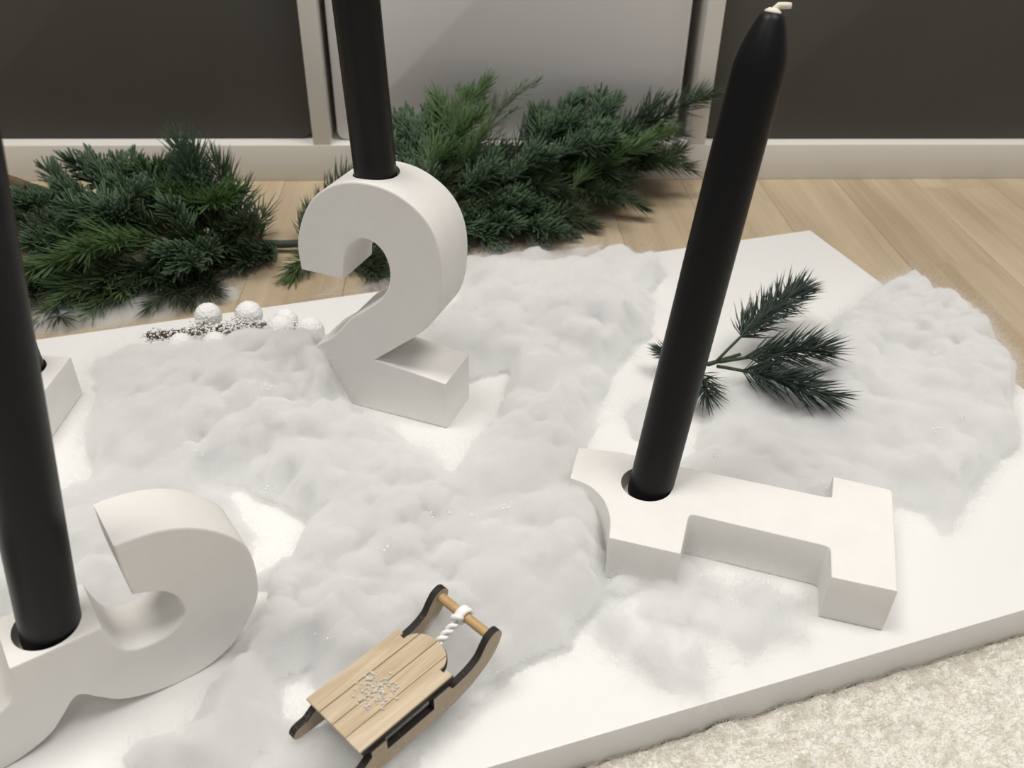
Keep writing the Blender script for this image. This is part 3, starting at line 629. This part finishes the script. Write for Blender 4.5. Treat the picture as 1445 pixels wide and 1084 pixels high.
# ------------------------------------------------------------------ toy sled
M_ply = wood('pale_birch_ply', (.62, .515, .375), (.45, .345, .22), 5.0, .6, .03)
M_plyside = mat('grey_beige_ply_side', (.42, .34, .25), .7, var=.1, scale=300)
M_char = mat('charred_laser_edge', (.016, .012, .010), .75, var=.3, scale=400)
M_dowel = mat('honey_wood_dowel', (.50, .33, .15), .5, var=.12, scale=300)
M_cord = mat('white_cord', (.86, .86, .85), .9, bump=.3, bscale=600)
M_glit, N_, L_2, b_ = nodes_mat('clear_glitter_beads'); b_.inputs['Base Color'].default_value = (.95, .94, .9, 1); b_.inputs['Roughness'].default_value = .05; b_.inputs['Transmission Weight'].default_value = .4; b_.inputs['IOR'].default_value = 1.5
ZSEAT = .028
hd = math.radians(47.4); sa = np.array([math.cos(hd), math.sin(hd), 0]); sb = np.array([-sa[1], sa[0], 0])
corners = [P(438.8, 980, ZSEAT), P(501, 1068.5, ZSEAT), P(634, 960.6, ZSEAT), P(566, 880.3, ZSEAT)]; sc0 = np.mean(corners, axis=0)
sled = empty('toy_sled', (sc0[0], sc0[1], BOARD_TOP+ZSEAT-.017), hd); tag(sled, 'small wooden toy sled with plank seat and white cord lying on the cotton', 'toy sled')
ZL = .017                                     # seat top in local height
def sl(x, y, z=ZSEAT):                        # pixel on the seat plane -> local x, y
    q = P(x, y, z)-sc0; return float(q @ sa), float(q @ sb)
hw = .5*(abs(sl(438.8, 980)[1]-sl(501, 1068.5)[1])); xr0 = .5*(sl(438.8, 980)[0]+sl(501, 1068.5)[0]); xf0 = .5*(sl(634, 960.6)[0]+sl(566, 880.3)[0])
print('sled half width', hw, 'rear', xr0, 'front', xf0, [tuple(round(v, 4) for v in sl(*q)) for q in ((575.8, 888.6), (599, 888), (618.7, 899.7), (628.4, 919), (628.4, 932.9), (624, 944), (629, 951))])
def front_x(y):                              # outline of the seat's front edge
    a = abs(y)
    if a > hw*.80: return xf0
    if a > hw*.66: return xf0-.0016
    return xf0-.0016 + .0088*math.sqrt(max(0, 1-(a/(hw*.68))**2))
groove = [-hw, -hw*.48, 0.0, hw*.48, hw]
for k in range(4):
    y0, y1 = groove[k]+.00018, groove[k+1]-.00018
    ys = sorted(set([y0, y1] + [v for s in (-1, 1) for v in (s*hw*.80, s*hw*.801, s*hw*.66, s*hw*.661) if y0 < v < y1] + list(np.linspace(y0, y1, 9))))
    ol = [(xr0, y1), (xr0, y0)] + [(front_x(y), y) for y in ys]
    o = link('plank', from_bm('plank', slab(ol, .0012, 'z', .00012), 30), M_ply, sled, (0, 0, ZL))
yy = np.linspace(-hw, hw, 41)
ol = [(xr0+.001, hw), (xr0+.001, -hw-.0002)] + [(front_x(y)+.0005, y) for y in yy]
link('charred_seat_board', from_bm('charred_seat_board', slab(ol, .0022, 'z', 0), 30), M_char, sled, (0, 0, ZL-.00118))
# runner profile in (x, z) local; tips curl up at the front
top = [(xr0-.002, ZL-.0105), (xr0+.004, ZL-.0062), (xr0+.004, ZL-.0032), (xr0+.011, ZL-.0032), (xr0+.011, ZL-.0092), (xf0-.011, ZL-.0092), (xf0-.011, ZL-.0032), (xf0-.003, ZL-.0032), (xf0-.001, ZL-.0062)]
cur = [(xf0+.008, ZL-.0048, 0), (xf0+.0135, ZL-.0022, 0), (xf0+.0165, ZL+.0018, 0), (xf0+.0195, ZL+.0052, 0), (xf0+.0235, ZL+.0062, 0), (xf0+.0262, ZL+.0038, 0), (xf0+.0258, ZL+.0002, 0), (xf0+.0225, ZL-.0052, 0), (xf0+.016, ZL-.0105, 0), (xf0+.007, ZL-.0145, 0), (xf0-.004, ZL-.0165, 0), (0, ZL-.017, 0), (xr0-.006, ZL-.0165, 0), (xr0-.0090, ZL-.0145, 0), (xr0-.0075, ZL-.0115, 0)]
prof = smooth_outline([(x, z, 1) for x, z in top] + cur, 5)
for s in (1, -1):
    bm = slab(prof, .0032, 'y', 0)
    for f in bm.faces: f.material_index = 0 if abs(f.normal.y) > .9 else 1
    me = bpy.data.meshes.new('runner'); bmesh.ops.recalc_face_normals(bm, faces=bm.faces); bm.to_mesh(me); bm.free(); me.shade_smooth(); me.set_sharp_from_angle(angle=math.radians(30))
    o = link('runner', me, None, sled, (0, (hw-.0020) if s > 0 else (-hw-.0012), 0)); me.materials.append(M_plyside); me.materials.append(M_char)
dx, dz = xf0+.0222, ZL+.0022
V, F = tube_np([(dx, -hw+.0015, dz), (dx, hw-.0015, dz)], .0021, 14); d = link('dowel', from_np('dowel', V, F), M_dowel, sled); d.data.set_sharp_from_angle(angle=.8)
kt = []
for k in range(60):
    a = k/59*2*PI*3; kt.append((dx+.0031*math.cos(a), .0008+(-.0018+.0036*k/59), dz+.0031*math.sin(a)))
V, F = tube_np(kt, .0010, 6); knot = link('cord_knot', from_np('cord_knot', V, F), M_cord, sled)
Vn, Fn = tube_np([(dx-.0022, -.0014, dz+.0012), (dx-.0036, .0002, dz+.0022), (dx-.0044, .0022, dz+.001), (dx-.0034, .0034, dz-.001)], .0013, 7); link('cord_loop', from_np('cord_loop', Vn, Fn), M_cord, sled)
for s in (0, 1):
    pth = []
    for k in range(40):
        t = k/39; x = dx-.0035-t*.021; pth.append((x+.0, .0008+.0011*math.sin(t*22+s*PI), dz-.001-t*.0085+.0011*math.cos(t*22+s*PI)))
    V, F = tube_np(pth, .0010, 6); link('cord_strand', from_np('cord_strand', V, F), M_cord, sled)
bm = bmesh.new(); g = np.random.default_rng(8); cgx, cgy = sl(531, 976)
for k in range(120):
    a = g.integers(0, 6)*PI/3+.2+g.normal(0, .28); t = .0092*g.random()**.75; x, y = t*math.cos(a), t*math.sin(a)
    r = bmesh.ops.create_icosphere(bm, subdivisions=1, radius=g.uniform(.0003, .0007)); bmesh.ops.rotate(bm, verts=r['verts'], cent=(0, 0, 0), matrix=Matrix.Rotation(g.random()*6, 3, Vector(g.normal(0, 1, 3)).normalized())); bmesh.ops.translate(bm, verts=r['verts'], vec=Vector((cgx+x, cgy+y, ZL+.0004)))
link('glitter_snowflake', from_bm('glitter_snowflake', bm), M_glit, sled)

# ------------------------------------------------------------------ clear snow crystals scattered on the cotton
def on_cotton(x, y):
    z = .012
    for _ in range(6):
        q = P(x, y, z); best = 0.0
        for (x0, y0, st, Zg) in HEIGHTS[:4]:
            i, j = int(round((q[0]-x0)/st)), int(round((q[1]-y0)/st))
            if 0 <= j < Zg.shape[0] and 0 <= i < Zg.shape[1] and Zg[j, i] > .0005: best = max(best, float(Zg[j, i]))
        z = best
    return P(x, y, z)
M_ice, _n, _l, b_ = nodes_mat('clear_snow_crystal'); b_.inputs['Base Color'].default_value = (.97, .98, 1, 1); b_.inputs['Roughness'].default_value = .03; b_.inputs['Transmission Weight'].default_value = .15; b_.inputs['IOR'].default_value = 1.45
g = np.random.default_rng(77); bm = bmesh.new()
for (x, y, n, sp_) in ((490, 560, 10, 12), (375, 545, 9, 14), (285, 640, 5, 6), (375, 690, 12, 16), (445, 895, 12, 18), (545, 775, 7, 8), (715, 715, 9, 12), (1165, 688, 14, 9), (1358, 592, 7, 8), (1322, 610, 8, 16), (1010, 640, 8, 12), (890, 690, 6, 5), (1322, 498, 6, 8), (1040, 850, 5, 8), (615, 960, 6, 20), (690, 950, 5, 15), (1195, 560, 6, 20), (390, 600, 6, 20), (620, 720, 8, 30)):
    for k in range(n):
        q = on_cotton(x+g.normal(0, sp_*.5), y+g.normal(0, sp_*.4)); r = bmesh.ops.create_icosphere(bm, subdivisions=1, radius=g.uniform(.0004, .0008))
        bmesh.ops.scale(bm, verts=r['verts'], vec=(1, g.uniform(.5, 1), g.uniform(.4, .9))); bmesh.ops.rotate(bm, verts=r['verts'], cent=(0, 0, 0), matrix=Matrix.Rotation(g.random()*6, 3, Vector(g.normal(0, 1, 3)).normalized())); bmesh.ops.translate(bm, verts=r['verts'], vec=Vector(q)+Vector((0, 0, .0006)))
o = link('snow_crystals', from_bm('snow_crystals', bm), M_ice); tag(o, 'clear glittering crystals sprinkled over the cotton snow', 'crystals', kind='stuff')
